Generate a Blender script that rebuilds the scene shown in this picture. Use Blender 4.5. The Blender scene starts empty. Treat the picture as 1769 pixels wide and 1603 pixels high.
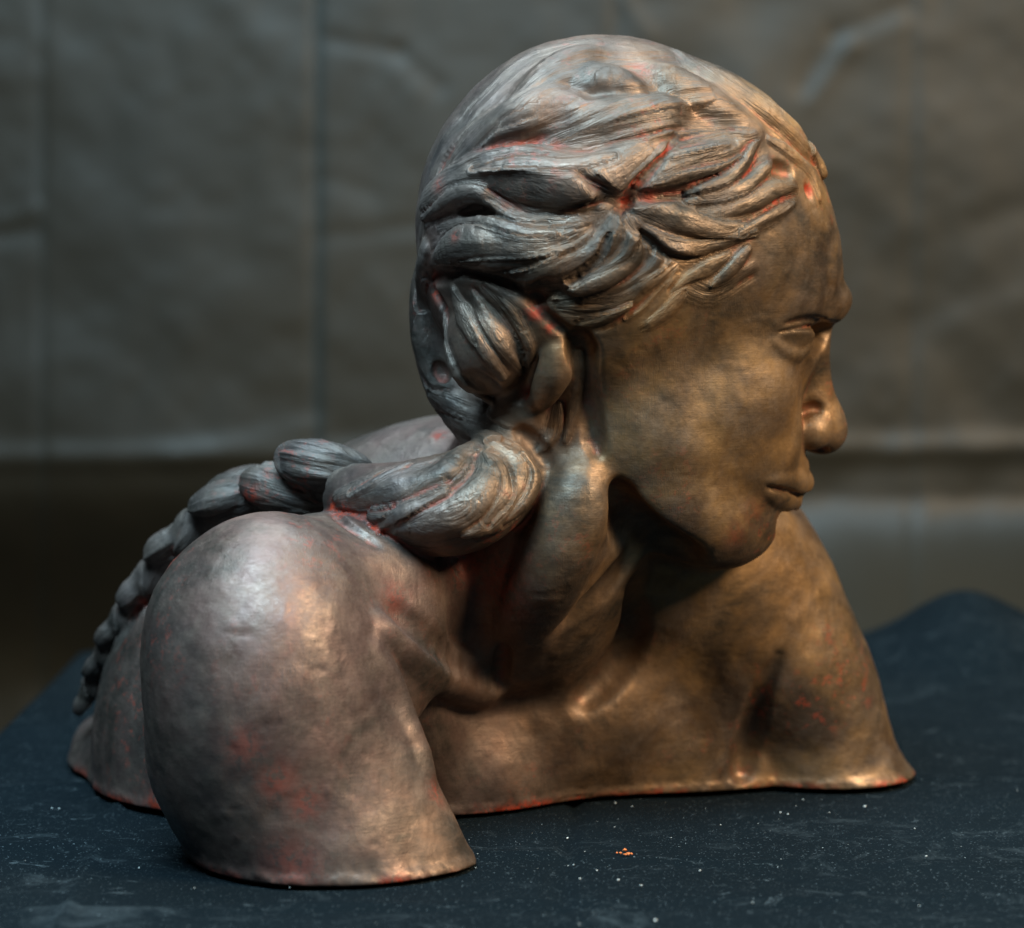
import bpy, bmesh, math, random, time
import numpy as np
from mathutils import Vector
T0 = time.time()
sc = bpy.context.scene
C = sc.collection
R = math.radians

# ------------------------------------------------------------------ camera
F = 4643.0                 # focal length in photo pixels (1769 wide)
D0 = 1.30                  # distance of the head's middle
HOR, CAMH = 400.0, 0.2836  # horizon row, camera height over the table
cam_d = bpy.data.cameras.new('camera'); cam = bpy.data.objects.new('camera', cam_d); C.objects.link(cam)
cam.location = (0, -D0, CAMH); cam.rotation_euler = (R(90), 0, 0)
cam_d.sensor_width = 36; cam_d.lens = F / 1769 * 36
cam_d.shift_y = -(801.5 - HOR) / 1769
cam_d.clip_start = .05; cam_d.clip_end = 50
cam_d.dof.use_dof = True; cam_d.dof.focus_distance = 1.245; cam_d.dof.aperture_fstop = 5.6
sc.camera = cam
# ------------------------------------------------------------------ ambient light and lamps
w = bpy.data.worlds.new('World'); sc.world = w; w.use_nodes = True
w.node_tree.nodes['Background'].inputs[0].default_value = (.50, .62, .70, 1)
w.node_tree.nodes['Background'].inputs[1].default_value = .02
def area(name, loc, target, sx, sy, power, col):
    l = bpy.data.lights.new(name, 'AREA'); l.shape = 'RECTANGLE'; l.size = sx; l.size_y = sy
    l.energy = power; l.color = col
    o = bpy.data.objects.new(name, l); C.objects.link(o); o.location = loc
    o.rotation_euler = (Vector(target) - Vector(loc)).to_track_quat('-Z', 'Y').to_euler()
    return o
area('overhead_softbox', (-.28, -.72, 1.44), (-.02, .0, .15), .9, .7, 47, (.54, .83, 1.0))
area('overhead_back_softbox', (.10, .45, 1.75), (.05, .30, .1), 1.5, .9, 30, (.66, .88, 1.0))
area('warm_side_lamp', (1.18, -.74, 1.12), (.05, .05, .15), .6, .5, 38, (1.0, .76, .50))
sc.view_settings.view_transform = 'Standard'; sc.view_settings.look = 'None'
sc.view_settings.exposure = 0; sc.view_settings.gamma = 1
sc.cycles.use_denoising = True

# ------------------------------------------------------------------ helpers
S = .00028                 # one photo pixel at the head's distance, in metres
def P(u, v, w=0.0):
    """a point seen at photo pixel (u, v), w pixels behind the head's middle"""
    D = D0 + w * S
    return np.array([(u - 884.5) / F * D, D - D0, CAMH - (v - HOR) / F * D])
def sc_at(w): return S * (D0 + w * S) / D0

def hash3(ix, iy, iz, seed):
    h = (ix.astype(np.int64) * 73856093) ^ (iy.astype(np.int64) * 19349663) ^ (iz.astype(np.int64) * 83492791) ^ (seed * 2654435761)
    h = (h ^ (h >> 13)) * 1274126177
    h = (h ^ (h >> 16)) & 0xffffff
    return h.astype(np.float32) / 16777215.0 * 2 - 1
def vnoise(p, seed=0):
    i = np.floor(p).astype(np.int64); f = (p - i).astype(np.float32); f = f * f * (3 - 2 * f)
    out = 0
    for dx in (0, 1):
        for dy in (0, 1):
            for dz in (0, 1):
                wgt = (f[:, 0] if dx else 1 - f[:, 0]) * (f[:, 1] if dy else 1 - f[:, 1]) * (f[:, 2] if dz else 1 - f[:, 2])
                out = out + wgt * hash3(i[:, 0] + dx, i[:, 1] + dy, i[:, 2] + dz, seed)
    return out
def fbm(p, octs=3, seed=0):
    a = 1; s = 0; n = 0
    for o in range(octs):
        s = s + a * vnoise(p * 2 ** o, seed + o); n += a; a *= .5
    return s / n

def tag(o, label=None, cat=None, group=None, kind=None):
    if label: o['label'] = label
    if cat: o['category'] = cat
    if group: o['group'] = group
    if kind: o['kind'] = kind
    return o
def mesh_obj(name, verts, faces, mat, parent=None, smooth=True):
    me = bpy.data.meshes.new(name)
    me.from_pydata([tuple(v) for v in verts], [], faces)
    if smooth: me.polygons.foreach_set('use_smooth', [True] * len(me.polygons))
    if mat: me.materials.append(mat)
    o = bpy.data.objects.new(name, me); C.objects.link(o)
    if parent: o.parent = parent
    return o

# ------------------------------------------------------------------ materials
class NT:
    def __init__(s, name):
        s.m = bpy.data.materials.new(name); s.m.use_nodes = True; s.t = s.m.node_tree; s.n = s.t.nodes
        s.b = s.n['Principled BSDF']
    def add(s, typ, **kw):
        n = s.n.new(typ)
        for k, v in kw.items():
            if k.startswith('_'): setattr(n, k[1:], v)
            else:
                key = int(k[1:]) if k[0] == 'i' and k[1:].isdigit() else k.replace('__', ' ')
                if isinstance(v, bpy.types.NodeSocket): s.t.links.new(v, n.inputs[key])
                else: n.inputs[key].default_value = v
        return n
    def noise(s, vec, scale, detail=4, rough=.55, dist=0):
        n = s.add('ShaderNodeTexNoise', Scale=scale, Detail=detail, Roughness=rough, Distortion=dist)
        if vec is not None: s.t.links.new(vec, n.inputs['Vector'])
        return n.outputs['Fac']
    def ramp(s, fac, stops):
        n = s.add('ShaderNodeValToRGB'); s.t.links.new(fac, n.inputs[0]); e = n.color_ramp.elements
        while len(e) < len(stops): e.new(.5)
        for i, (p, c) in enumerate(stops):
            e[i].position = p; e[i].color = (c, c, c, 1) if isinstance(c, (int, float)) else (*c, 1)
        return n.outputs[0]
    def mix(s, fac, a, b, mode='MIX'):
        n = s.add('ShaderNodeMix', _data_type='RGBA', _blend_type=mode)
        for k, v in ((0, fac), (6, a), (7, b)):
            if isinstance(v, bpy.types.NodeSocket): s.t.links.new(v, n.inputs[k])
            else: n.inputs[k].default_value = v if isinstance(v, (int, float)) and k == 0 else (*v, 1)
        return n.outputs[2]
    def math(s, op, a, b=0.0, clamp=False):
        n = s.add('ShaderNodeMath', _operation=op, _use_clamp=clamp)
        for k, v in ((0, a), (1, b)):
            if isinstance(v, bpy.types.NodeSocket): s.t.links.new(v, n.inputs[k])
            else: n.inputs[k].default_value = v
        return n.outputs[0]
    def link(s, a, key): s.t.links.new(a, s.b.inputs[key])
    def scaled(s, vec, sc_):
        n = s.add('ShaderNodeMapping'); s.t.links.new(vec, n.inputs[0]); n.inputs['Scale'].default_value = sc_
        return n.outputs[0]

def bronze():
    m = NT('patinated_bronze_paint')
    co = m.add('ShaderNodeTexCoord').outputs['Object']
    zone = m.add('ShaderNodeAttribute', _attribute_name='zone').outputs     # x gold, y red pigment, z hair
    sep = m.add('ShaderNodeSeparateXYZ'); m.t.links.new(zone['Vector'], sep.inputs[0])
    gold, red, hair = sep.outputs
    flow = m.add('ShaderNodeAttribute', _attribute_name='flow').outputs['Vector']
    n1 = m.noise(co, 16, 5, .6, .6); n2 = m.noise(co, 60, 5, .65, .3); n3 = m.noise(co, 420, 3, .6)
    purple = m.mix(m.ramp(n1, [(.35, 0.), (.65, 1.)]), (.190, .118, .100), (.078, .058, .053))
    gld = m.mix(m.ramp(n1, [(.35, 0.), (.62, 1.)]), (.40, .235, .100), (.098, .060, .036))
    silver = m.mix(m.ramp(n1, [(.35, 0.), (.65, 1.)]), (.21, .185, .175), (.090, .082, .078))
    purple = m.mix(m.math('MULTIPLY', hair, .6), purple, silver)
    c = m.mix(gold, purple, gld)
    c = m.mix(m.ramp(n2, [(.40, 0.), (.75, .55)]), c, (.25, .195, .155))
    c = m.mix(m.ramp(n3, [(.50, .0), (.8, .22)]), c, (.045, .034, .028))
    dk = m.math('MULTIPLY', m.ramp(m.noise(co, 8, 5, .65, 1.2), [(.46, 0.), (.60, 1.)]), m.ramp(m.noise(m.scaled(co, (60, 60, 160)), 1.0, 5, .7, .6), [(.30, .35), (.60, 1.)]))
    c = m.mix(m.math('MULTIPLY', dk, .82), c, (.038, .036, .030))
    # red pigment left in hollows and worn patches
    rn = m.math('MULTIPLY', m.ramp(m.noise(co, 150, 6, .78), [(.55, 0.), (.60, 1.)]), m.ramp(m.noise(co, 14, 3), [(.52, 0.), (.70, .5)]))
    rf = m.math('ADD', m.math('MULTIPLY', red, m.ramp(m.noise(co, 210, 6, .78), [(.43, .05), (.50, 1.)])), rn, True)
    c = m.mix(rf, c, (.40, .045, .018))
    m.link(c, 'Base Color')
    met = m.math('SUBTRACT', .58, m.math('MULTIPLY', rf, .55))
    m.link(met, 'Metallic')
    ro = m.math('ADD', m.math('MULTIPLY', m.noise(co, 45, 4, .6), .55), m.math('MULTIPLY', m.noise(m.scaled(co, (380, 380, 900)), 1.0, 4, .7), .45))
    m.link(m.ramp(ro, [(.34, .32), (.64, .66)]), 'Roughness')
    # fine relief: brushed clay, strands along the hair, pits
    st = m.noise(m.scaled(flow, (1100, 90, 1)), 1.0, 3, .6)
    fine = m.noise(m.scaled(co, (1, 1, 1)), 900, 4, .7)
    mid = m.noise(co, 130, 5, .65, .8)
    scr = m.noise(m.scaled(co, (90, 90, 1200)), 1.0, 4, .7, .5)
    h = m.math('ADD', m.math('MULTIPLY', fine, .10), m.math('MULTIPLY', mid, .35))
    hatch = m.ramp(m.noise(m.scaled(co, (1500, 500, 150)), 1.0, 3, .6, .5), [(.50, 0.), (.66, 1.)])
    hm = m.ramp(m.noise(co, 30, 3), [(.46, 0.), (.60, 1.)])
    h = m.math('ADD', h, m.math('MULTIPLY', m.math('MULTIPLY', hatch, hm), .10))
    h = m.math('ADD', h, m.math('MULTIPLY', scr, .12))
    h = m.math('ADD', h, m.math('MULTIPLY', m.math('MULTIPLY', st, hair), 1.5))
    bp = m.add('ShaderNodeBump', Strength=.55, Distance=.0011, Height=h)
    m.link(bp.outputs[0], 'Normal')
    return m.m
M_BRONZE = bronze()
def cloth_mat(name, base, dust):
    m = NT(name)
    co = m.add('ShaderNodeTexCoord').outputs['Object']
    n1 = m.noise(co, 7, 5, .6)
    c = m.mix(n1, tuple(x * .7 for x in base), tuple(x * 1.4 for x in base))
    if dust:
        a = m.ramp(m.noise(m.scaled(co, (11, 17, 1)), 1.0, 8, .78, 1.6), [(.56, 0.), (.84, .20)])
        b = m.ramp(m.noise(m.scaled(co, (42, 70, 1)), 1.0, 7, .8, 2.0), [(.60, 0.), (.74, .45)])
        s_ = m.ramp(m.noise(co, 900, 2, .5), [(.66, 0.), (.74, .5)])
        c = m.mix(m.math('MAXIMUM', m.math('MAXIMUM', a, b), s_), c, (.22, .27, .29))
    m.link(c, 'Base Color'); m.b.inputs['Roughness'].default_value = .9; m.b.inputs['Specular IOR Level'].default_value = .06
    bp = m.add('ShaderNodeBump', Strength=.4, Distance=.0008, Height=m.math('ADD', m.noise(co, 1300, 2), m.math('MULTIPLY', m.noise(co, 40, 4), .8)))
    m.link(bp.outputs[0], 'Normal')
    return m.m
M_NAVY = cloth_mat('navy_cloth', (.0038, .0074, .0098), True)
def drop_mat():
    m = NT('backdrop_paper')
    co = m.add('ShaderNodeTexCoord').outputs['Object']
    c = m.mix(m.ramp(m.noise(co, 2.2, 4), [(.35, 0.), (.65, 1.)]), (.027, .0195, .0092), (.0185, .0152, .0088))
    fo = m.add('ShaderNodeAttribute', _attribute_name='fold').outputs['Fac']
    c = m.mix(m.math('MULTIPLY', fo, .85), c, (.012, .018, .017))  # crease shade painted into the paper's colour along the folds
    m.link(c, 'Base Color'); m.b.inputs['Roughness'].default_value = .5
    return m.m
M_DROP = drop_mat()
def plain(name, col, rough=.7, metal=0):
    m = NT(name); co = m.add('ShaderNodeTexCoord').outputs['Object']
    m.link(m.mix(m.noise(co, 300, 3), tuple(x * .7 for x in col), tuple(min(1, x * 1.2) for x in col)), 'Base Color')
    m.b.inputs['Roughness'].default_value = rough; m.b.inputs['Metallic'].default_value = metal
    return m.m
M_ORANGE = plain('orange_wax_crumb', (.75, .20, .05)); M_WHITE = plain('pale_plaster_crumb', (.55, .58, .56))
# ------------------------------------------------------------------ table and cloth
def grid(nx, ny, fn):
    vs = [fn(i / nx, j / ny) for j in range(ny + 1) for i in range(nx + 1)]
    fs = [(j * (nx + 1) + i, j * (nx + 1) + i + 1, (j + 1) * (nx + 1) + i + 1, (j + 1) * (nx + 1) + i) for j in range(ny) for i in range(nx)]
    return vs, fs
TX0, TY1 = -.288, .53
def cloth_pt():
    nx, ny = 300, 240
    u = np.linspace(0, 1, nx + 1); v = np.linspace(0, 1, ny + 1); U, V = np.meshgrid(u, v)
    X = -.62 + U * 1.55; Y = -.62 + V * 1.40
    Z = np.full_like(X, -.0012)
    pts = np.stack([X.ravel() * 9, Y.ravel() * 9, 0 * X.ravel()], 1)
    Z = Z + (fbm(pts * .8, 4, 5).reshape(X.shape) - .8) * .0022
    # a long crease in the cloth
    for (x0, sl, w_, a_) in ((.023, .06, .0025, -.0034), (-.19, -.05, .003, .0028), (.17, .5, .004, .0018), (.10, -1.3, .004, -.0012)):
        Z += a_ * np.exp(-((X - x0 - sl * (Y + .1)) / w_) ** 2)
    for (y0, sl, w_, a_) in ((-.16, .06, .0035, .0028), (-.07, -.10, .004, .0022), (.10, .05, .005, .0018)):
        Z += a_ * np.exp(-((Y - y0 - sl * X) / w_) ** 2)
    # the rumpled heap at the back right
    def bump(cx, cy, sx, sy, h, rot=0):
        dx = (X - cx) * math.cos(rot) + (Y - cy) * math.sin(rot); dy = -(X - cx) * math.sin(rot) + (Y - cy) * math.cos(rot)
        return h * np.exp(-(dx / sx) ** 2 - (dy / sy) ** 2)
    Z += bump(.296, .46, .045, .09, .030) + bump(.34, .49, .10, .10, .022) + bump(.16, .50, .12, .06, .006)
    # over the left and back edges it hangs down
    over = np.maximum(TX0 - X, 0); ovb = np.maximum(Y - TY1, 0)
    r = .012
    drop = lambda o: np.where(o < r * 1.57, r * (1 - np.cos(o / r)), r + (o - r * 1.57))
    side = lambda o: np.where(o < r * 1.57, r * np.sin(o / r), r)
    Xn = np.where(over > 0, TX0 - side(over), X); Yn = np.where(ovb > 0, TY1 + side(ovb), Y)
    Z = Z - np.maximum(drop(over), drop(ovb)) * ((over > 0) | (ovb > 0))
    Z = np.maximum(Z, -.36)
    Xn += (over > .02) * .006 * np.sin(Y * 45) ; Yn += (ovb > .02) * .006 * np.sin(X * 40)
    fs = [(j * (nx + 1) + i, j * (nx + 1) + i + 1, (j + 1) * (nx + 1) + i + 1, (j + 1) * (nx + 1) + i) for j in range(ny) for i in range(nx)]
    return np.stack([Xn.ravel(), Yn.ravel(), Z.ravel()], 1), fs
vs, fs = cloth_pt()
tag(mesh_obj('tablecloth', vs, fs, M_NAVY), 'dusty dark navy cloth covering the table under the bust, rumpled at the back right', 'tablecloth')
# ------------------------------------------------------------------ folded paper backdrop
def backdrop():
    nx, ny = 720, 330
    YB = 1.25
    Db = D0 + YB
    u = np.linspace(-.7, 1.7, nx + 1) * 1769; v = np.linspace(-.15, 1.25, ny + 1) * 1603
    U, V = np.meshgrid(u, v)
    k = Db / F
    pts = np.stack([U.ravel() / 260, V.ravel() / 260, 0 * U.ravel()], 1)
    d = fbm(pts, 4, 11).reshape(U.shape) * .005
    def line_v(x0, wd, amp, v0=-400, v1=2100, slope=0.0):
        t = np.clip((V - v0) / 60, 0, 1) * np.clip((v1 - V) / 60, 0, 1)
        return amp * np.exp(-((U - x0 - slope * (V - 800)) / wd) ** 2) * t
    def line_h(y0, wd, amp, u0=-500, u1=2400, slope=0.0):
        t = np.clip((U - u0) / 60, 0, 1) * np.clip((u1 - U) / 60, 0, 1)
        return amp * np.exp(-((V - y0 - slope * (U - 884)) / wd) ** 2) * t
    def seg(a, b, wd, amp):
        a = np.array(a, float); b = np.array(b, float); L = b - a; l2 = (L ** 2).sum()
        t = np.clip(((U - a[0]) * L[0] + (V - a[1]) * L[1]) / l2, 0, 1)
        dd = np.hypot(U - a[0] - t * L[0], V - a[1] - t * L[1])
        return .14 * amp * np.exp(-(dd / wd) ** 2)
    # positive d = away from the viewer
    for x0 in (72, 545, 1065, 1575, 2090, -430):     # fold valleys/ridges with a step on one side
        d += line_v(x0, 10, .002) * (1 if x0 == 545 else .5)
    d += -.0035 * np.exp(-((V - 782 + .012 * (U - 884)) / 22) ** 2) + .002 * np.exp(-((V - 815) / 26) ** 2) * (1 - .6 * np.clip((U - 900) / 400, 0, 1))
    for a, b, wd, amp in [((570, 70), (690, 90), 16, .008), ((690, 90), (760, 150), 16, .008), ((1080, 0), (1120, 60), 14, -.008),
                          ((1385, 150), (1440, 60), 20, .009), ((1440, 60), (1560, 10), 18, .009), ((1400, 175), (1470, 80), 16, -.009),
                          ((1470, 80), (1570, 40), 18, -.006), ((560, 410), (720, 390), 18, .007), ((560, 310), (640, 330), 18, .006),
                          ((300, 790), (540, 740), 22, -.012), ((1370, 930), (1520, 760), 50, .016), ((1700, 700), (1600, 560), 50, .010),
                          ((1560, 790), (1600, 880), 26, -.010), ((1640, 400), (1769, 360), 30, .008), ((1640, 560), (1769, 520), 30, -.008),
                          ((0, 380), (60, 360), 14, -.008), ((0, 410), (60, 400), 14, .008), ((100, 1000), (400, 900), 60, .012)]:
        d += seg(a, b, wd, amp)
    # the foot of the paper sweeps towards the viewer behind the table
    right = np.clip((U - 1250) / 250, 0, 1)
    ss = lambda t: np.clip(t, 0, 1) ** 2 * (3 - 2 * np.clip(t, 0, 1))
    d += .13 * ss((V - 790) / 420) * ss((1150 - U) / 900)
    d -= (.0 + .15 * ss((U - 1000) / 500)) * ss((V - 850) / 400) * 1.6
    k = (Db + d) / F
    X = (U - 884.5) * k; Z = CAMH - (V - HOR) * k
    fs = [(j * (nx + 1) + i, j * (nx + 1) + i + 1, (j + 1) * (nx + 1) + i + 1, (j + 1) * (nx + 1) + i) for j in range(ny) for i in range(nx)]
    fold = np.exp(-((U - 548) / 12) ** 2) * (1 - .6 * (V > 800)) + .35 * np.exp(-((U - 72) / 7) ** 2) + .25 * np.exp(-((U - 1580) / 7) ** 2) + .25 * np.exp(-((U - 1062) / 7) ** 2)  # mask for the painted shade of the upright folds
    return np.stack([X.ravel(), (YB + d).ravel(), Z.ravel()], 1), fs, fold.ravel()
vs, fs, fold = backdrop()
bd_o = tag(mesh_obj('backdrop', vs, fs, M_DROP), kind='structure')
at = bd_o.data.attributes.new('fold', 'FLOAT', 'POINT'); at.data.foreach_set('value', fold.astype(np.float32))

# ------------------------------------------------------------------ crumbs on the cloth
def on_table(u, v): return P(u, v, (1316.7 / (v - 400.0) - D0) / S)
rng = random.Random(4)
def crumb_mesh(name, mat):
    bm = bmesh.new(); bmesh.ops.create_icosphere(bm, subdivisions=1, radius=1)
    for q in bm.verts: q.co *= rng.uniform(.65, 1.25)
    me = bpy.data.meshes.new(name); bm.to_mesh(me); bm.free(); me.materials.append(mat); return me
def crumb(name, me, u, v, r, label, group):
    o = bpy.data.objects.new(name, me); C.objects.link(o); p = on_table(u, v)
    o.location = (p[0], p[1], r * .55); r *= .8; o.scale = (r * rng.uniform(.8, 1.5), r * rng.uniform(.8, 1.4), r * .8); o.rotation_euler = (0, 0, rng.uniform(0, 6))
    tag(o, label, 'crumb', group)
mo = [crumb_mesh('orange_crumb', M_ORANGE) for _ in range(3)]; mw = [crumb_mesh('pale_crumb', M_WHITE) for _ in range(3)]
LO_ = ['orange crumb at the left in the little orange pile, larger than its left neighbour', 'topmost and biggest orange crumb of the little pile on the cloth', 'orange crumb at the right in the little pile, left of the rightmost bit',
       'orange crumb at the bottom middle of the little pile', 'small rightmost bit of the little orange pile', 'smallest orange bit at the far left of the little pile']
for k, (u, v, r) in enumerate([(1072, 1476, .0011), (1079, 1471, .0012), (1086, 1477, .0011), (1080, 1478, .0009), (1091, 1476, .0007), (1066, 1474, .0006)]):
    crumb('orange_crumb', mo[k % 3], u, v, r, LO_[k], 'orange crumbs piled before the bust')
LB = ['tiny pale crumb close under the chest edge, left one of a near pair', 'tiny pale crumb close under the chest edge, right one of a near pair', 'left one of two pale crumbs just below the far armpit',
      'right one of two pale crumbs just below the far armpit', 'lone pale crumb on the dark cloth up and left of the orange crumbs', 'pale crumb below and left of the orange crumbs, lowest on its side',
      'pale crumb on the cloth straight below the orange crumbs', 'pale crumb below and right of the orange crumbs', 'pale crumb well to the right of the orange crumbs', 'small pale crumb left of the orange crumbs, nearer of two',
      'small pale crumb left of the orange crumbs, farther of two', 'small pale crumb nearest the far armpit, above the pair', 'pale crumb below the foot of the far arm', 'large pale crumb lowest of all at the front edge of the picture',
      'left one of two pale crumbs beside the back at far left', 'right one of two pale crumbs beside the back at far left', 'pale crumb at the front right, below the far arm', 'rightmost pale crumb on the dark cloth',
      'pale crumb at the left in front of the near arm', 'pale crumb below the outer tip of the far arm']
for k, (u, v, r) in enumerate([(1063, 1388, .0007), (1092, 1394, .0005), (1348, 1405, .0008), (1361, 1407, .0006), (980, 1449, .0007), (1002, 1519, .0007), (1068, 1521, .0007), (1107, 1531, .0008),
                               (1209, 1505, .0007), (1031, 1504, .0005), (991, 1495, .0006), (1387, 1382, .0005), (1494, 1394, .0008), (1132, 1592, .0010), (90, 1397, .0006), (102, 1398, .0007), (1300, 1560, .0005), (1600, 1480, .0006), (240, 1500, .0006), (1580, 1432, .0005)]):
    crumb('pale_crumb', mw[k % 3], u, v, r, LB[k], 'pale crumbs scattered over the cloth')

def specks():
    vs, fs = [], []
    for k in range(150):
        if k % 3: x = rng.gauss(.02, .10); y = rng.gauss(.0, .045) + .02 - .10 * rng.random()
        else: x = rng.uniform(-.25, .28); y = rng.uniform(-.22, .10)
        r = rng.choice([.00015, .0002, .0003]); b = len(vs)
        for q in range(4): vs.append((x + r * rng.uniform(-1.5, 1.5), y + r * rng.uniform(-1.5, 1.5), .0003 + (r if q == 3 else 0)))
        fs += [(b, b + 1, b + 3), (b + 1, b + 2, b + 3), (b + 2, b, b + 3)]
    return vs, fs
vs, fs = specks()
tag(mesh_obj('plaster_dust', vs, fs, M_WHITE, smooth=False), 'fine pale plaster dust strewn over the dark cloth', 'dust', kind='stuff')
# ------------------------------------------------------------------ the bust: a distance field that is then meshed
VOX = .00095
LO = np.array([-.262, -.17, -.006]); HI = np.array([.222, .245, .386])
NX, NY, NZ = [int(math.ceil((HI[i] - LO[i]) / VOX)) + 1 for i in range(3)]
AX = [(LO[i] + np.arange(n) * VOX).astype(np.float32) for i, n in enumerate((NX, NY, NZ))]
FLD = np.full((NX, NY, NZ), .02, np.float32)
LAB = np.zeros((NX, NY, NZ), np.uint8)
BODY, HAIR, BRAID = 1, 2, 3

def region(lo, hi):
    sl = []
    for i, n in enumerate((NX, NY, NZ)):
        a = max(0, int((lo[i] - LO[i]) / VOX)); b = min(n, int((hi[i] - LO[i]) / VOX) + 2)
        if b <= a: return None
        sl.append(slice(a, b))
    return tuple(sl)
def xyz(sl):
    return AX[0][sl[0]][:, None, None], AX[1][sl[1]][None, :, None], AX[2][sl[2]][None, None, :]
def combine(sl, d, k, lab, op):
    f = FLD[sl]
    if op == 'add':
        h = np.maximum(k - np.abs(f - d), 0) / k
        m = np.minimum(f, d) - h * h * (k * .25)
        if lab: LAB[sl] = np.where(d < f, np.uint8(lab), LAB[sl])
        FLD[sl] = m
    else:
        h = np.maximum(k - np.abs(f + d), 0) / k
        FLD[sl] = np.maximum(f, -d) + h * h * (k * .25)
def ell(c, r, k=6, lab=BODY, op='add', rot=(0, 0, 0)):
    """ellipsoid; c world, r (x, depth, z) in metres, rot = (yaw about z, pitch in the picture plane, 0) degrees"""
    from mathutils import Euler
    Rm = np.array(Euler((R(rot[2]), R(rot[1]), R(rot[0]))).to_matrix())
    r = np.array(r, float); k = k * S
    ext = np.sqrt(((Rm * r) ** 2).sum(1)) + k + VOX * 4
    sl = region(c - ext, c + ext)
    if sl is None: return
    x, y, z = xyz(sl); x = x - c[0]; y = y - c[1]; z = z - c[2]
    q = [(x * Rm[0, i] + y * Rm[1, i] + z * Rm[2, i]) / r[i] for i in range(3)]
    k0 = np.sqrt(q[0] ** 2 + q[1] ** 2 + q[2] ** 2)
    k1 = np.sqrt((q[0] / r[0]) ** 2 + (q[1] / r[1]) ** 2 + (q[2] / r[2]) ** 2)
    d = (k0 * (k0 - 1) / np.maximum(k1, 1e-6)).astype(np.float32)
    combine(sl, d, k, lab, op)
def E(u, v, w, ru, rv, rw, k=30, lab=BODY, op='add', yaw=0, tilt=0, roll=0):
    s = sc_at(w)
    ell(P(u, v, w), (ru * s, rw * s, rv * s), k, lab, op, (yaw, tilt, roll))
def cone(a, b, ra, rb, k, lab, op, flat=None):
    k = k * S; rm = max(ra, rb)
    lo = np.minimum(a, b) - rm - k - VOX * 4; hi = np.maximum(a, b) + rm + k + VOX * 4
    sl = region(lo, hi)
    if sl is None: return
    x, y, z = xyz(sl); L = b - a; l2 = float((L ** 2).sum()) + 1e-12
    t = ((x - a[0]) * L[0] + (y - a[1]) * L[1] + (z - a[2]) * L[2]) / l2
    t = np.clip(t, 0, 1)
    dx = x - a[0] - t * L[0]; dy = y - a[1] - t * L[1]; dz = z - a[2] - t * L[2]
    if flat is not None:      # squash along the surface normal
        nrm, fct = flat
        dn = dx * nrm[0] + dy * nrm[1] + dz * nrm[2]
        dist = np.sqrt(np.maximum(dx * dx + dy * dy + dz * dz - dn * dn, 0) + (dn / fct) ** 2)
        rr = ra + t * (rb - ra)
        d = (dist - rr) * np.where(dist > 1e-6, 1, 1); d = d * min(1, fct * 1.25)
    else:
        d = np.sqrt(dx * dx + dy * dy + dz * dz) - (ra + t * (rb - ra))
    combine(sl, d.astype(np.float32), k, lab, op)
def spline(pts, n=5):
    p = np.array(pts, float)
    if len(p) < 3: 
        return np.array([p[0] + (p[-1] - p[0]) * t for t in np.linspace(0, 1, n + 1)])
    q = np.vstack([2 * p[0] - p[1], p, 2 * p[-1] - p[-2]]); out = []
    for i in range(1, len(q) - 2):
        for j in range(n):
            t = j / n
            out.append(.5 * ((2 * q[i]) + (-q[i - 1] + q[i + 1]) * t + (2 * q[i - 1] - 5 * q[i] + 4 * q[i + 1] - q[i + 2]) * t * t + (-q[i - 1] + 3 * q[i] - 3 * q[i + 1] + q[i + 2]) * t ** 3))
    out.append(p[-1]); return np.array(out)
def chain(pts, k=20, lab=BODY, op='add', n=4):
    """pts (u, v, w, radius)"""
    q = spline(pts, n) if n > 1 else np.array(pts, float)
    for a, b in zip(q[:-1], q[1:]):
        cone(P(*a[:3]), P(*b[:3]), a[3] * sc_at(a[2]), b[3] * sc_at(b[2]), k, lab, op)
# head frame
HU, HV, ALPHA = 1085., 520., R(20)
SIDE = np.array([math.sin(ALPHA), -math.cos(ALPHA), 0.0])
def hw(u, Y): return ((u - HU) * math.sin(ALPHA) - Y) / math.cos(ALPHA)
def H(u, v, Y, ru, rv, rY, k=30, lab=BODY, op='add', tilt=0, both=True):
    """ellipsoid on the head: seen at (u, v), Y pixels to the near side of the face's middle plane"""
    for Yq in ((Y, -Y) if (Y and both) else (Y,)):
        c = P(u, v, hw(u, Y))
        if Yq != Y: c = c - SIDE * 2 * Y * S
        ell(c, (ru * S, rY * S, rv * S), k, lab, op, (math.degrees(ALPHA), tilt, 0))
def HC(pts, k=15, lab=BODY, op='add', n=4, both=True):
    """chain on the head, pts (u, v, Y, r)"""
    q = spline(pts, n); W = [P(a[0], a[1], hw(a[0], a[2])) for a in q]
    for a, b, pa, pb in zip(q[:-1], q[1:], W[:-1], W[1:]):
        cone(pa, pb, a[3] * S, b[3] * S, k, lab, op)
        if both and (abs(a[2]) > 1 or abs(b[2]) > 1):
            cone(pa - SIDE * 2 * a[2] * S, pb - SIDE * 2 * b[2] * S, a[3] * S, b[3] * S, k, lab, op)
def surf(u, v, w0=-700, w1=900):
    """first surface point under the pixel"""
    ws = np.arange(w0, w1, 2.0); D = D0 + ws * S
    p = np.stack([(u - 884.5) / F * D, D - D0, CAMH - (v - HOR) / F * D], 1)
    i = np.round((p - LO) / VOX).astype(int)
    ok = ((i >= 0) & (i < [NX, NY, NZ])).all(1)
    f = np.full(len(ws), 1.0); f[ok] = FLD[i[ok, 0], i[ok, 1], i[ok, 2]]
    hit = np.nonzero(f < 0)[0]
    if len(hit) == 0: return None
    return ws[hit[0]]
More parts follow.
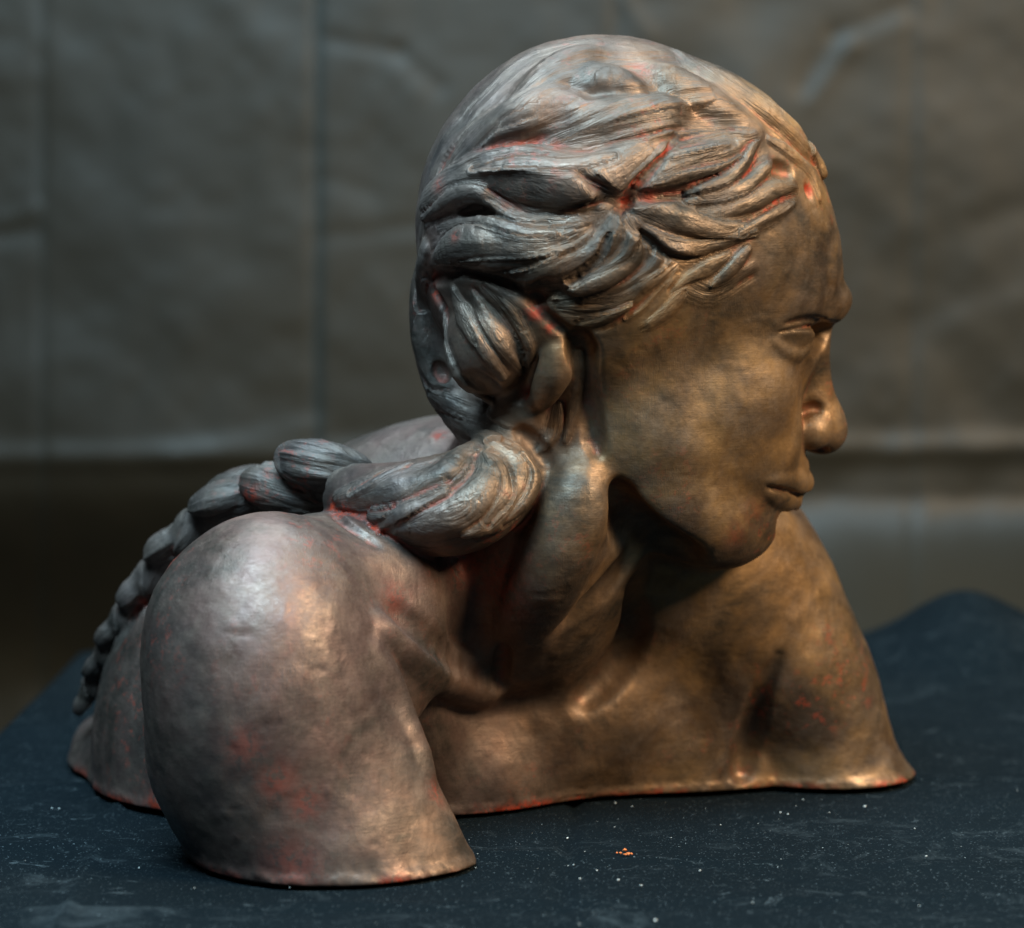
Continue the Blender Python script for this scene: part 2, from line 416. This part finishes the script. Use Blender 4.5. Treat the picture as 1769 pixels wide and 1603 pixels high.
def grad_at(p):
    i = np.clip(np.round((p - LO) / VOX).astype(int), 3, [NX - 4, NY - 4, NZ - 4])
    g = np.array([FLD[i[0] + 3, i[1], i[2]] - FLD[i[0] - 3, i[1], i[2]], FLD[i[0], i[1] + 3, i[2]] - FLD[i[0], i[1] - 3, i[2]], FLD[i[0], i[1], i[2] + 3] - FLD[i[0], i[1], i[2] - 3]], float)
    return g / (np.linalg.norm(g) + 1e-9)
FLOWS = []      # (points (n,3), radii, strength)
def lock(pts, k=10, lab=HAIR, op='add', sink=.45, flow=1.0, n=4, flat=.75, wide=1.5):
    """a lock modelled on the surface: pts (u, v, r); it follows the surface under it"""
    q = spline(pts, n); W = []
    ws = [surf(a[0], a[1]) for a in q]
    good = [x for x in ws if x is not None]
    if not good: print('lock off the surface', pts[0]); return
    last = good[0]
    for i, x in enumerate(ws):
        if x is None or abs(x - last) > 160: x = last
        ws[i] = x; last = x
    sm = np.array(ws, float)
    for _ in range(3):
        sm[1:-1] = (sm[:-2] + 2 * sm[1:-1] + sm[2:]) / 4
    ns = np.array([grad_at(P(a[0], a[1], wv)) for a, wv in zip(q, sm)])
    for _ in range(4):
        ns[1:-1] = (ns[:-2] + 2 * ns[1:-1] + ns[2:]) / 4
    ns /= np.linalg.norm(ns, axis=1, keepdims=True) + 1e-9
    for a, wv, nr in zip(q, sm, ns):
        p = P(a[0], a[1], wv); r = a[2] * sc_at(wv)
        W.append((p - nr * r * sink if op == 'add' else p + nr * r * (1 - sink * 2) , r, nr))
    for (a, ra, na), (b, rb, nb) in zip(W[:-1], W[1:]):
        cone(a, b, ra, rb, k, lab, op, (na, flat) if (flat and op == 'add') else None)
    if flow: FLOWS.append((np.array([x[0] for x in W]), np.array([x[1] for x in W]) * wide, flow))
def guide(pts, flow=.8):
    """combed strands without added volume: pts (u, v, r)"""
    lock(pts, flow=0, op='none') if False else None
    q = spline(pts, 4); W = []; last = None
    for a in q:
        x = surf(a[0], a[1])
        if x is None: x = last
        if x is None: continue
        last = x; W.append((P(a[0], a[1], x), a[2] * S))
    if len(W) > 1: FLOWS.append((np.array([x[0] for x in W]), np.array([x[1] for x in W]), flow))
def flow_chain(pts, r_mul=1.2, flow=1.0):
    q = spline(pts, 4)
    FLOWS.append((np.array([P(*a[:3]) for a in q]), np.array([a[3] * sc_at(a[2]) * r_mul for a in q]), flow))

EXTRA = {}
def newid(name, parent):
    i = 4 + len(EXTRA); EXTRA[i] = (name, parent); return i
# ---- torso
E(570, 1295, 330, 410, 420, 330, 40)                    # back
chain([(185, 1290, 540, 50), (232, 1360, 390, 48), (330, 1410, 200, 60)], 80)       # flared foot of the back
E(1040, 1270, 520, 440, 330, 290, 120)                  # chest
E(900, 1230, 420, 250, 210, 240, 80)                   # root of the neck
E(1248, 1050, 370, 192, 218, 190, 60)                   # far shoulder
chain([(1292, 1080, 370, 165), (1390, 1220, 380, 114), (1430, 1370, 385, 115), (1462, 1430, 385, 130)], 50)
chain([(1000, 960, 220, 150), (1150, 960, 320, 150), (1200, 980, 370, 150)], 100)   # trapezius
chain([(880, 900, 180, 150), (735, 918, 250, 140), (600, 960, 260, 120)], 100)      # far nape slope
E(452, 1103, -270, 196, 222, 190, 45, tilt=20)          # near shoulder
chain([(452, 1120, -272, 184), (475, 1290, -285, 198), (650, 1640, -315, 200)], 50, n=1)
chain([(445, 1150, -250, 166), (458, 1290, -250, 172), (562, 1600, -150, 158)], 60, n=1)
E(455, 1195, -345, 168, 178, 150, 70) # arm stump
chain([(520, 1150, -285, 130), (765, 1545, -330, 68)], 50, n=1)
E(770, 1090, 60, 140, 130, 110, 60)
E(715, 1005, 0, 140, 100, 110, 60)
E(640, 1110, -150, 130, 160, 140, 70)
E(590, 985, -120, 150, 100, 150, 70)
E(800, 1320, 160, 150, 130, 110, 100)
E(955, 1235, 222, 135, 95, 88, 90)
E(970, 1190, 262, 180, 130, 130, 110)
E(1090, 1190, 390, 190, 170, 150, 80)
chain([(590, 1010, -190, 80), (640, 1130, -90, 62), (740, 1300, 60, 60)], 50)       # breast fold
chain([(600, 1040, -180, 60), (740, 1130, -30, 48), (845, 1198, 110, 30)], 30)      # near collar bone
chain([(1078, 985, 205, 22), (1045, 1080, 170, 38), (978, 1155, 148, 48), (905, 1192, 145, 24)], 32)
# ---- neck
chain([(1000, 720, 30, 170), (950, 900, 50, 162), (905, 1040, 120, 148)], 50)
chain([(1015, 760, -85, 58), (970, 940, -95, 70), (895, 1105, 20, 42)], 25)      # neck muscle
# ---- head
E(1040, 397, -10, 328, 338, 262, 30, HAIR, yaw=20)
H(1175, 400, 0, 258, 294, 245, 40, HAIR)
H(1275, 485, 0, 182, 215, 190, 50, BODY)                # forehead
H(1175, 690, 0, 205, 240, 185, 60, BODY, tilt=-28)      # face and jaw
H(1262, 800, 0, 100, 120, 112, 50, BODY)
H(1348, 806, 0, 50, 46, 55, 25, BODY)                # muzzle
H(1278, 905, 0, 60, 62, 70, 40, BODY)                   # chin
H(1130, 740, 95, 100, 120, 88, 70, BODY, tilt=-25)   # jaw corner
HC([(1150, 860, 90, 50), (1250, 920, 45, 46)], 70)
H(1266, 672, 128, 104, 96, 70, 40, BODY)                 # cheek bone
H(1305, 750, 75, 58, 70, 50, 45, BODY)                  # cheek beside the nose
# nose
HC([(1386, 560, 0, 38), (1388, 640, 0, 35), (1400, 700, 0, 35), (1423, 746, 0, 38)], 24)
H(1406, 747, 40, 31, 30, 26, 18)
HC([(1425, 782, 22, 9), (1400, 783, 32, 10)], 5, op='sub')
# brow, sockets, eyes
H(1422, 582, 100, 58, 36, 68, 14, op='sub')
HC([(1444, 516, 15, 15), (1430, 520, 85, 30), (1350, 538, 148, 26)], 22)
H(1366, 594, 80, 33, 32, 34, 6)
H(1414, 779, 26, 20, 10, 13, 4, op='sub')
# mouth
HC([(1380, 832, 0, 24), (1362, 838, 45, 18), (1325, 842, 85, 9)], 10)
HC([(1364, 864, 0, 21), (1348, 862, 42, 17), (1318, 852, 78, 9)], 6)
HC([(1400, 851, 0, 4), (1372, 851, 45, 4), (1330, 845, 85, 5)], 4, op='sub')
HC([(1352, 900, 0, 20), (1330, 897, 40, 16)], 16, op='sub')
lock([(1358, 562, 3), (1385, 558, 7), (1414, 559, 10), (1428, 572, 7)], 12, 0, 'sub', flow=0, sink=.3)
H(1368, 596, 84, 30, 27, 32, 6)
lock([(1350, 566, 3), (1378, 562, 5), (1408, 556, 5)], 4, BODY, flow=0, sink=.1)
lock([(1336, 586, 4), (1358, 608, 7), (1382, 615, 7), (1396, 602, 4)], 10, BODY, flow=0, sink=.4)
lock([(1388, 712, 2), (1402, 704, 3), (1416, 706, 2)], 14, 0, 'sub', flow=0, sink=.3)
lock([(1330, 830, 7), (1358, 830, 13), (1388, 834, 20)], 8, BODY, flow=0, sink=.4)
lock([(1326, 852, 7), (1348, 862, 15), (1370, 866, 17)], 8, BODY, flow=0, sink=.4)
lock([(1326, 841, 3), (1350, 846, 5), (1386, 856, 5)], 4, 0, 'sub', flow=0)
lock([(1060, 850, 8), (1080, 890, 18), (1120, 930, 30), (1180, 962, 26)], 36, 0, 'sub', flow=0)
# ---- nape hair and side roll
chain([(775, 470, 40, 58), (765, 560, 40, 50), (785, 660, 20, 46), (850, 740, -20, 50)], 20, HAIR)
E(857, 580, -150, 84, 108, 84, 8, HAIR, tilt=28)
chain([(958, 572, -190, 18), (968, 606, -205, 32), (952, 650, -195, 30), (935, 690, -165, 20)], 8, HAIR)
chain([(905, 690, -110, 40), (900, 760, -90, 50)], 30, HAIR)
chain([(880, 810, -110, 72), (800, 865, -160, 84), (700, 875, -140, 74), (615, 860, -60, 56)], 14, BRAID)
for (u, v, w_, a, b, t) in [(562, 806, 25, 88, 44, 12), (490, 850, 75, 80, 44, 16), (412, 838, 200, 62, 30, -22)]:
    dx, dy = a * .8 * math.cos(R(t)), a * .8 * math.sin(R(t)); flow_chain([(u - dx, v - dy, w_ - 30, b), (u, v, w_ - 50, b), (u + dx, v + dy, w_ - 30, b)], 1.3, .8)
    E(u, v, w_, a, b, 52, 5, newid('strand', BRAID), tilt=t)
BP = [(395, 868, 140, 40), (335, 905, 195, 36), (296, 945, 220, 34), (262, 985, 250, 31), (238, 1022, 275, 29),
      (216, 1058, 300, 24), (197, 1090, 325, 22), (180, 1120, 345, 20), (166, 1148, 365, 18), (155, 1178, 385, 16), (147, 1208, 405, 15)]
chain([(560, 830, 60, 40), (470, 860, 120, 36)] + [(p[0], p[1] + 3, p[2], p[3] * .8) for p in BP], 8, BRAID, n=2)
for i, (u, v, w_, r) in enumerate(BP):
    q = BP[min(i + 1, len(BP) - 1)]; o = BP[max(i - 1, 0)]
    du, dv = q[0] - o[0], q[1] - o[1]; t = math.atan2(dv, du); ln = math.hypot(du, dv) / (2 if 0 < i < len(BP) - 1 else 1)
    row = 1 if i % 2 else -1
    nu, nv = math.sin(t), -math.cos(t)
    cu, cv = u + nu * r * .24 * row, v + nv * r * .24 * row; tt = t - .26 * row
    A = max(ln * .95, r * 1.3)
    flow_chain([(cu - A * .8 * math.cos(tt), cv - A * .8 * math.sin(tt), w_ - r, r), (cu, cv, w_ - r * 1.2, r), (cu + A * .8 * math.cos(tt), cv + A * .8 * math.sin(tt), w_ - r, r)], 1.3, .8)
    E(cu, cv, w_ - r * .2, A, r * .78, r, 4, newid('strand', BRAID), tilt=math.degrees(tt))
# ---- cut of the far arm and the arm pit
# ---- the locks of the hair
def L(pts, k=10, par=HAIR): lock(pts, k, newid('lock' if par == HAIR else 'strand', par), sink=.34, flat=.85)
L([(740, 350, 20), (800, 318, 34), (870, 300, 40), (950, 306, 42), (1020, 310, 40), (1080, 285, 34), (1150, 245, 20)], 20)
L([(735, 378, 12), (785, 345, 18), (827, 338, 20), (870, 358, 20), (905, 382, 18), (955, 382, 16), (1010, 388, 10)], 6)
L([(765, 440, 20), (810, 425, 38), (870, 425, 46), (940, 432, 44), (1000, 405, 24)], 10)
L([(1072, 365, 10), (1058, 405, 24), (1022, 438, 30), (970, 460, 30), (920, 478, 24), (880, 475, 12)], 8)
L([(1082, 372, 10), (1092, 410, 18), (1072, 450, 20), (1030, 480, 21), (980, 500, 22), (930, 505, 14)], 6)
L([(1107, 415, 8), (1096, 450, 14), (1067, 475, 16), (1025, 495, 16), (983, 508, 10)], 5)
L([(1141, 421, 9), (1135, 455, 15), (1108, 480, 16), (1065, 502, 16), (1010, 520, 10)], 5)
L([(1160, 461, 9), (1112, 497, 18), (1078, 522, 20), (1025, 532, 18), (975, 534, 10)], 6)
L([(1090, 530, 8), (1050, 550, 15), (1005, 563, 10)], 5)
L([(1106, 322, 10), (1150, 297, 30), (1200, 281, 36), (1250, 263, 32), (1292, 243, 14)], 8)
L([(1305, 240, 8), (1283, 280, 17), (1246, 315, 18), (1195, 335, 9)], 5)
L([(1325, 285, 10), (1289, 318, 18), (1246, 337, 18), (1190, 345, 8)], 5)
L([(1370, 325, 10), (1335, 328, 18), (1302, 347, 20), (1246, 366, 18), (1185, 368, 8)], 6)
L([(1086, 352, 8), (1130, 360, 20), (1180, 378, 24), (1240, 394, 18), (1300, 400, 8)], 6)
L([(1110, 400, 8), (1150, 424, 13), (1190, 434, 14), (1235, 425, 11), (1285, 408, 6)], 5)
L([(1255, 442, 6), (1222, 462, 13), (1190, 478, 10), (1160, 500, 6)], 5)
L([(1325, 242, 6), (1373, 270, 10), (1401, 300, 9), (1415, 343, 5)], 6)
L([(1373, 231, 6), (1401, 268, 9), (1423, 298, 8)], 6)
L([(1000, 150, 10), (1045, 138, 18), (1095, 155, 10)], 30)
L([(890, 220, 12), (925, 165, 22), (965, 122, 20), (1020, 95, 10)], 34)
L([(960, 225, 10), (1040, 205, 20), (1110, 205, 20), (1170, 190, 8)], 34)
L([(1130, 120, 10), (1182, 152, 18), (1230, 178, 18), (1300, 228, 10)], 34)
L([(800, 270, 14), (860, 220, 22), (930, 190, 20), (990, 180, 8)], 36)
L([(1210, 120, 8), (1280, 165, 16), (1340, 205, 14), (1385, 245, 8)], 30)
L([(735, 430, 12), (728, 480, 18), (732, 530, 12)], 10)
L([(735, 545, 12), (730, 600, 20), (745, 655, 14), (770, 665, 8)], 8)
L([(766, 530, 8), (772, 596, 11), (798, 662, 11), (850, 697, 8)], 6)
L([(745, 680, 8), (785, 703, 14), (837, 728, 14), (890, 755, 8)], 6)
L([(760, 715, 8), (800, 735, 16), (850, 765, 14)], 8)
L([(785, 505, 8), (800, 550, 12), (820, 590, 8)], 6)
L([(820, 510, 8), (850, 560, 14), (880, 605, 14), (905, 640, 7)], 6)
L([(858, 505, 6), (893, 550, 11), (915, 600, 9), (912, 630, 5)], 6)
L([(800, 775, 14), (770, 808, 28), (710, 838, 32), (640, 855, 26), (585, 866, 12)], 8, BRAID)
L([(838, 780, 14), (838, 835, 30), (795, 880, 36), (720, 900, 34), (650, 890, 16)], 8, BRAID)
L([(850, 765, 10), (895, 800, 26), (898, 845, 32), (860, 888, 28), (810, 915, 14)], 8, BRAID)
L([(820, 770, 7), (862, 800, 15), (874, 850, 17), (842, 900, 10)], 5, BRAID)
L([(705, 800, 8), (660, 825, 15), (608, 850, 10)], 5, BRAID)
L([(768, 848, 10), (700, 884, 17), (648, 912, 10)], 5, BRAID)
L([(905, 785, 8), (925, 825, 15), (905, 870, 13), (870, 905, 8)], 5, BRAID)
L([(760, 392, 7), (830, 378, 13), (900, 402, 12), (960, 405, 7)], 5)
L([(790, 455, 8), (850, 458, 14), (915, 455, 12), (960, 440, 6)], 5)
L([(820, 292, 8), (900, 278, 13), (980, 285, 13), (1060, 270, 8)], 8)
L([(1130, 318, 6), (1180, 303, 11), (1240, 290, 10), (1280, 268, 5)], 5)
L([(1150, 272, 6), (1200, 256, 10), (1255, 245, 7)], 6)
L([(800, 530, 6), (835, 600, 10), (870, 650, 6)], 5)
L([(840, 495, 6), (880, 530, 9), (905, 570, 6)], 5)
lock([(655, 1082, 6), (690, 1105, 20), (780, 1165, 24), (845, 1198, 10)], 40, BODY, flow=0, sink=.35)
lock([(650, 1125, 4), (694, 1212, 11), (742, 1331, 8)], 30, BODY, flow=0, sink=.3)
lock([(680, 1055, 4), (715, 1080, 12), (775, 1128, 14), (856, 1180, 8)], 30, 0, 'sub', flow=0, sink=.25)
L([(1178, 505, 5), (1150, 540, 10), (1112, 565, 5)], 8)
L([(1290, 430, 5), (1262, 462, 9), (1228, 490, 5)], 8)
L([(1370, 350, 5), (1330, 375, 10), (1280, 402, 6)], 8)
# grooves between them
G = lambda pts, k=6: lock(pts, k, 0, 'sub', flow=0)
G([(1005, 305, 4), (1039, 330, 9), (1073, 354, 10)], 14)
G([(1073, 352, 10), (1096, 320, 9), (1124, 292, 6), (1158, 252, 3)], 10)
G([(1078, 350, 9), (1124, 342, 9), (1200, 333, 5)], 10)
G([(1079, 365, 7), (1098, 392, 9), (1124, 416, 8), (1152, 436, 6), (1200, 446, 4)], 8)
G([(845, 336, 5), (895, 362, 8), (968, 366, 7), (1040, 345, 6)], 8)
G([(800, 366, 7), (822, 360, 9), (850, 368, 6)], 10)
G([(740, 480, 12), (765, 475, 14), (800, 466, 10), (860, 482, 8), (905, 512, 9), (960, 560, 10), (1000, 590, 9)], 8)
G([(745, 500, 8), (760, 520, 9), (768, 545, 5)], 8)
G([(1054, 405, 4), (1034, 450, 5), (983, 484, 5)], 5)
G([(925, 520, 8), (945, 500, 10), (985, 515, 6)], 12)
G([(926, 620, 5), (912, 660, 8), (900, 690, 6)], 8)
G([(820, 660, 18), (850, 680, 14)], 14)
G([(1340, 292, 12), (1362, 296, 10)], 12)
G([(1395, 325, 7), (1400, 340, 4)], 8)
G([(1003, 585, 7), (1006, 610, 10), (1012, 640, 6), (1018, 700, 5), (1030, 780, 5)], 26)
G([(1088, 962, 6), (1045, 1018, 9), (985, 1065, 10), (925, 1098, 9), (874, 1116, 6)], 26)
L([(1000, 610, 6), (1000, 660, 9), (990, 710, 8), (978, 760, 5)], 10)
L([(962, 700, 7), (955, 740, 12), (935, 775, 8)], 8)
G([(900, 745, 10), (925, 770, 12), (945, 800, 8)], 12)
G([(575, 885, 8), (600, 905, 9), (650, 940, 7)], 10)
G([(759, 636, 10), (766, 650, 8)], 10)
G([(1345, 1135, 5), (1312, 1205, 12), (1292, 1280, 16), (1284, 1335, 16)], 20)
lock([(1008, 830, 6), (985, 910, 15), (942, 1010, 20), (896, 1108, 10)], 60, BODY, flow=0, sink=.45)
lock([(1345, 573, 3), (1378, 567, 4), (1412, 560, 4)], 2, 0, 'sub', flow=0, sink=.35)
G([(872, 1118, 3), (866, 1150, 6), (868, 1188, 3)], 18)
G([(1095, 1010, 5), (1092, 1080, 10), (1068, 1150, 12), (1010, 1205, 8)], 40)
# combed strands on the cap
for g in [[(1150, 100, 40), (1000, 110, 45), (880, 170, 45), (790, 260, 45), (740, 360, 40)],
          [(1200, 160, 40), (1080, 180, 45), (960, 230, 45), (850, 270, 45), (770, 320, 35)],
          [(1250, 210, 40), (1150, 215, 40), (1040, 240, 45), (900, 270, 40)],
          [(1000, 75, 35), (900, 110, 40), (820, 190, 40), (750, 290, 35), (722, 400, 35)],
          [(1180, 95, 30), (1260, 150, 35), (1340, 210, 35), (1400, 270, 30)],
          [(1180, 480, 30), (1230, 500, 25), (1290, 470, 20)], [(715, 420, 30), (722, 500, 30), (720, 600, 30), (745, 690, 30)]]:
    guide(g, .45)
flow_chain([(480, 800, 40, 60), (560, 800, 20, 60), (640, 830, 0, 50)], 1.2, .8)
flow_chain([(430, 835, 90, 60), (490, 850, 60, 60), (560, 880, 40, 50)], 1.2, .8)
flow_chain([(330, 895, 130, 50), (388, 865, 110, 50), (450, 840, 100, 40)], 1.2, .6)
REDS = [(1078, 345, 14, 1), (1098, 315, 10, .9), (1120, 338, 14, .7), (1030, 318, 10, .6), (1394, 325, 12, 1), (435, 855, 16, 1), (590, 888, 18, 1), (575, 875, 12, 1),
        (300, 968, 14, 1), (250, 1040, 12, 1), (925, 540, 14, 1), (950, 565, 12, .8), (790, 410, 9, .9), (755, 505, 16, .8), (1300, 885, 26, .22), (1270, 925, 24, .25),
        (800, 975, 40, .5), (870, 1010, 60, .35), (420, 1290, 30, .35), (480, 1350, 30, .4), (525, 1385, 26, .35), (270, 1395, 25, .9),
        (500, 1500, 50, .3), (755, 1370, 20, .5), (912, 680, 12, .7), (758, 752, 12, 1), (960, 255, 12, .4), (1105, 118, 20, .4), (760, 320, 14, .5), (680, 1040, 30, .3)]

# ------------------------------------------------------------------ flat foot on the table
x, y, z = xyz((slice(0, NX), slice(0, NY), slice(0, NZ)))
FLD = FLD - (.0008 * np.exp(-(z / .004) ** 2)).astype(np.float32) - (.0004 * np.exp(-((z - .003) / .002) ** 2)).astype(np.float32)
FLD = np.maximum(FLD, (-z + .0).astype(np.float32) + 0 * x)
print('field', round(time.time() - T0, 1))

# ------------------------------------------------------------------ surface nets
def surface_nets():
    s = FLD < 0
    # cells with a sign change
    a = s[:-1, :-1, :-1].astype(np.uint8)
    cnt = np.zeros_like(a)
    for dx in (0, 1):
        for dy in (0, 1):
            for dz in (0, 1):
                cnt += s[dx:NX - 1 + dx, dy:NY - 1 + dy, dz:NZ - 1 + dz]
    act = (cnt > 0) & (cnt < 8)
    ci, cj, ck = np.nonzero(act)
    idx = np.full(act.shape, -1, np.int32); idx[ci, cj, ck] = np.arange(len(ci))
    corners = [(dx, dy, dz) for dx in (0, 1) for dy in (0, 1) for dz in (0, 1)]
    vals = {c: FLD[ci + c[0], cj + c[1], ck + c[2]] for c in corners}
    acc = np.zeros((len(ci), 3), np.float32); n = np.zeros(len(ci), np.float32)
    for c in corners:
        for ax in range(3):
            if c[ax]: continue
            e = list(c); e[ax] = 1; e = tuple(e)
            va, vb = vals[c], vals[e]; m = (va < 0) != (vb < 0)
            t = np.where(m, va / np.where(m, va - vb, 1), 0)
            p = np.array(c, np.float32)[None, :] * np.ones((len(ci), 1), np.float32); p[:, ax] += t
            acc += p * m[:, None]; n += m
    v = acc / n[:, None] + np.stack([ci, cj, ck], 1)
    v = v * VOX + LO
    quads = []
    for ax in range(3):
        sl0 = [slice(1, -1)] * 3; sl1 = [slice(1, -1)] * 3
        sl0[ax] = slice(0, -1); sl1[ax] = slice(1, None)
        A = s[tuple(sl0)]; B = s[tuple(sl1)]
        x = np.stack(np.nonzero(A != B), 1)
        off = np.ones(3, int); off[ax] = 0
        x = x + off
        ins = s[x[:, 0], x[:, 1], x[:, 2]]
        b, c = (ax + 1) % 3, (ax + 2) % 3
        def cell(db, dc):
            y = x.copy(); y[:, b] -= db; y[:, c] -= dc
            return idx[y[:, 0], y[:, 1], y[:, 2]]
        q = np.stack([cell(1, 1), cell(0, 1), cell(0, 0), cell(1, 0)], 1)
        q[~ins] = q[~ins][:, ::-1]
        quads.append(q)
    q = np.vstack(quads); q = q[(q >= 0).all(1)]
    lab = LAB[ci, cj, ck]; lab2 = LAB[ci + 1, cj + 1, ck + 1]
    lab = np.maximum(lab, lab2)
    return v.astype(np.float64), q, lab
V, Q, VL = surface_nets()
print('verts', len(V), 'quads', len(Q), round(time.time() - T0, 1))
def normals(V, Q):
    n = np.cross(V[Q[:, 2]] - V[Q[:, 0]], V[Q[:, 3]] - V[Q[:, 1]])
    out = np.zeros_like(V)
    for i in range(4):
        for a in range(3): out[:, a] += np.bincount(Q[:, i], n[:, a], len(V))
    return out / (np.linalg.norm(out, axis=1, keepdims=True) + 1e-12)
ED = np.vstack([Q[:, [0, 1]], Q[:, [1, 2]], Q[:, [2, 3]], Q[:, [3, 0]]])
DEG = np.bincount(ED.ravel(), minlength=len(V)).astype(float)
def smooth(x, it=1, lam=.5):
    for _ in range(it):
        a = np.zeros_like(x)
        for c in range(x.shape[1]):
            a[:, c] = np.bincount(ED[:, 0], x[ED[:, 1], c], len(V)) + np.bincount(ED[:, 1], x[ED[:, 0], c], len(V))
        x = x * (1 - lam) + lam * a / DEG[:, None]
    return x
foot = V[:, 2] < VOX * 1.5
Vs = smooth(V, 1, .6); V = np.where(foot[:, None], V, Vs)
N = normals(V, Q)
# strands
flowA = np.zeros((len(V), 3)); best = np.zeros(len(V))
for fi, (pts, rad, st) in enumerate(FLOWS):
    lo = pts.min(0) - rad.max(); hi = pts.max(0) + rad.max()
    ids = np.nonzero(((V > lo) & (V < hi)).all(1))[0]
    if len(ids) == 0: continue
    p = V[ids]; bd = np.full(len(ids), 1e9); al = np.zeros(len(ids)); la = np.zeros(len(ids)); arc = 0.0; rr_ = np.ones(len(ids))
    for a, b, ra, rb in zip(pts[:-1], pts[1:], rad[:-1], rad[1:]):
        L = b - a; ln = np.linalg.norm(L) + 1e-9; t = np.clip(((p - a) @ L) / ln ** 2, 0, 1)
        dv = p - a - t[:, None] * L; r = ra + t * (rb - ra); dist = np.linalg.norm(dv, axis=1); rel = dist / np.maximum(r, 1e-6)
        side = np.einsum('ij,ij->i', np.cross(np.broadcast_to(L / ln, dv.shape), N[ids]), dv)
        m = rel < bd
        bd[m] = rel[m]; al[m] = arc + t[m] * ln; la[m] = side[m]; rr_[m] = r[m]
        arc += ln
    wgt = np.clip(1.35 - bd, 0, 1) * st
    m = wgt > best[ids]
    g = ids[m]; best[g] = wgt[m]; flowA[g, 0] = la[m] / rr_[m] * np.mean(rad) + fi * .37; flowA[g, 1] = al[m] + fi * .11; flowA[g, 2] = fi
print('flows', round(time.time() - T0, 1))
wS = np.clip(best * 1.6, 0, 1)
strand = fbm(np.stack([flowA[:, 0] / .0024, flowA[:, 1] / .030, flowA[:, 2]], 1), 3, 3)
coarse = fbm(np.stack([flowA[:, 0] / .0075, flowA[:, 1] / .045, flowA[:, 2]], 1), 2, 9)
isface = np.exp(-((V - P(1330, 700, 60)) ** 2).sum(1) / .045 ** 2)
clay = fbm(V / .030, 3, 21) * .0011 * (1 - .6 * isface) + fbm(V / .008, 3, 31) * .00030 + np.clip(fbm(V * [1, 1, 2.2] / .012, 3, 41) - .25, 0, 1) * -.0005 * (1 - isface) + np.clip(fbm(V * [2.5, 1, 1] / .010, 2, 43) - .30, 0, 1) * .0004 * (1 - isface)
disp = clay + np.exp(-(V[:, 2] / .006) ** 2) * fbm(V / .0065, 3, 91) * .0012 + wS * (strand * .0013 + coarse * .0022)
zf = V[foot, 2].copy(); V = V + N * disp[:, None]; V[foot, 2] = zf
V[:, 2] = np.maximum(V[:, 2], 0)
N = normals(V, Q)
# hollows keep the red ground coat
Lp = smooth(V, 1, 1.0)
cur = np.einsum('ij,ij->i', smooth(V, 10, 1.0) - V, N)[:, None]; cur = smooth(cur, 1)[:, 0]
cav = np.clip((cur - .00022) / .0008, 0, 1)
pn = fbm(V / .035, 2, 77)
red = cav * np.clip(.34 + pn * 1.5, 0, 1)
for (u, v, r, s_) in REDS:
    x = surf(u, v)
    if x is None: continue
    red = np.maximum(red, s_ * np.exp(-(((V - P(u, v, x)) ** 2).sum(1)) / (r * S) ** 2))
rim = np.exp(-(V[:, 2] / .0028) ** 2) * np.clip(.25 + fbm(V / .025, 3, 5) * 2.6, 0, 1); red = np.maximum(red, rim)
gold = np.clip((V[:, 0] + .03 - .3 * (V[:, 1])) / .10 + .12 * fbm(V / .04, 2, 55), 0, 1)
gold = gold * (1 - .75 * np.clip((V[:, 2] - .24) / .06, 0, 1) * np.clip((.15 - V[:, 0]) / .1, 0, 1))
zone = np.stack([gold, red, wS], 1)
print('detail', round(time.time() - T0, 1))

bust = bpy.data.objects.new('bust_sculpture', None); C.objects.link(bust); bust.location = P(900, 1400, 150) * [1, 1, 0]
tag(bust, 'bronze painted bust of a woman looking right, long braid down her back', 'sculpture')
names = {BODY: 'body', HAIR: 'hair', BRAID: 'braid'}
for i, nm in EXTRA.items(): names[i] = nm
VL2 = VL.copy()
FLb = np.sort(VL2[Q], axis=1)[:, 2]
made = {}
inv = np.array(bust.location)
for L_ in sorted(names):
    nm, par = names[L_] if isinstance(names[L_], tuple) else (names[L_], None)
    fsel = Q[(FLb == L_) if L_ != BODY else ((FLb == L_) | (FLb == 0))]
    if len(fsel) < 12: continue
    used = np.unique(fsel); remap = np.full(len(V), -1); remap[used] = np.arange(len(used))
    me = bpy.data.meshes.new(nm); f = remap[fsel]
    me.vertices.add(len(used)); me.vertices.foreach_set('co', (V[used] - inv).astype(np.float32).ravel())
    me.loops.add(f.size); me.loops.foreach_set('vertex_index', f.ravel().astype(np.int32))
    me.polygons.add(len(f)); me.polygons.foreach_set('loop_start', np.arange(0, f.size, 4, dtype=np.int32))
    me.update(calc_edges=True)
    me.polygons.foreach_set('use_smooth', np.ones(len(f), bool))
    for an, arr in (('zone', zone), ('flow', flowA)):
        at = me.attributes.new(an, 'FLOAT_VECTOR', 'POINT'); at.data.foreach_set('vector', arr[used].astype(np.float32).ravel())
    me.validate()
    me.normals_split_custom_set_from_vertices([tuple(x) for x in N[used]])
    me.materials.append(M_BRONZE)
    o = bpy.data.objects.new(nm, me); C.objects.link(o)
    o.parent = made.get(par, bust)
    made[L_] = o
print('done', round(time.time() - T0, 1), {o.name: len(o.data.polygons) for o in made.values()})
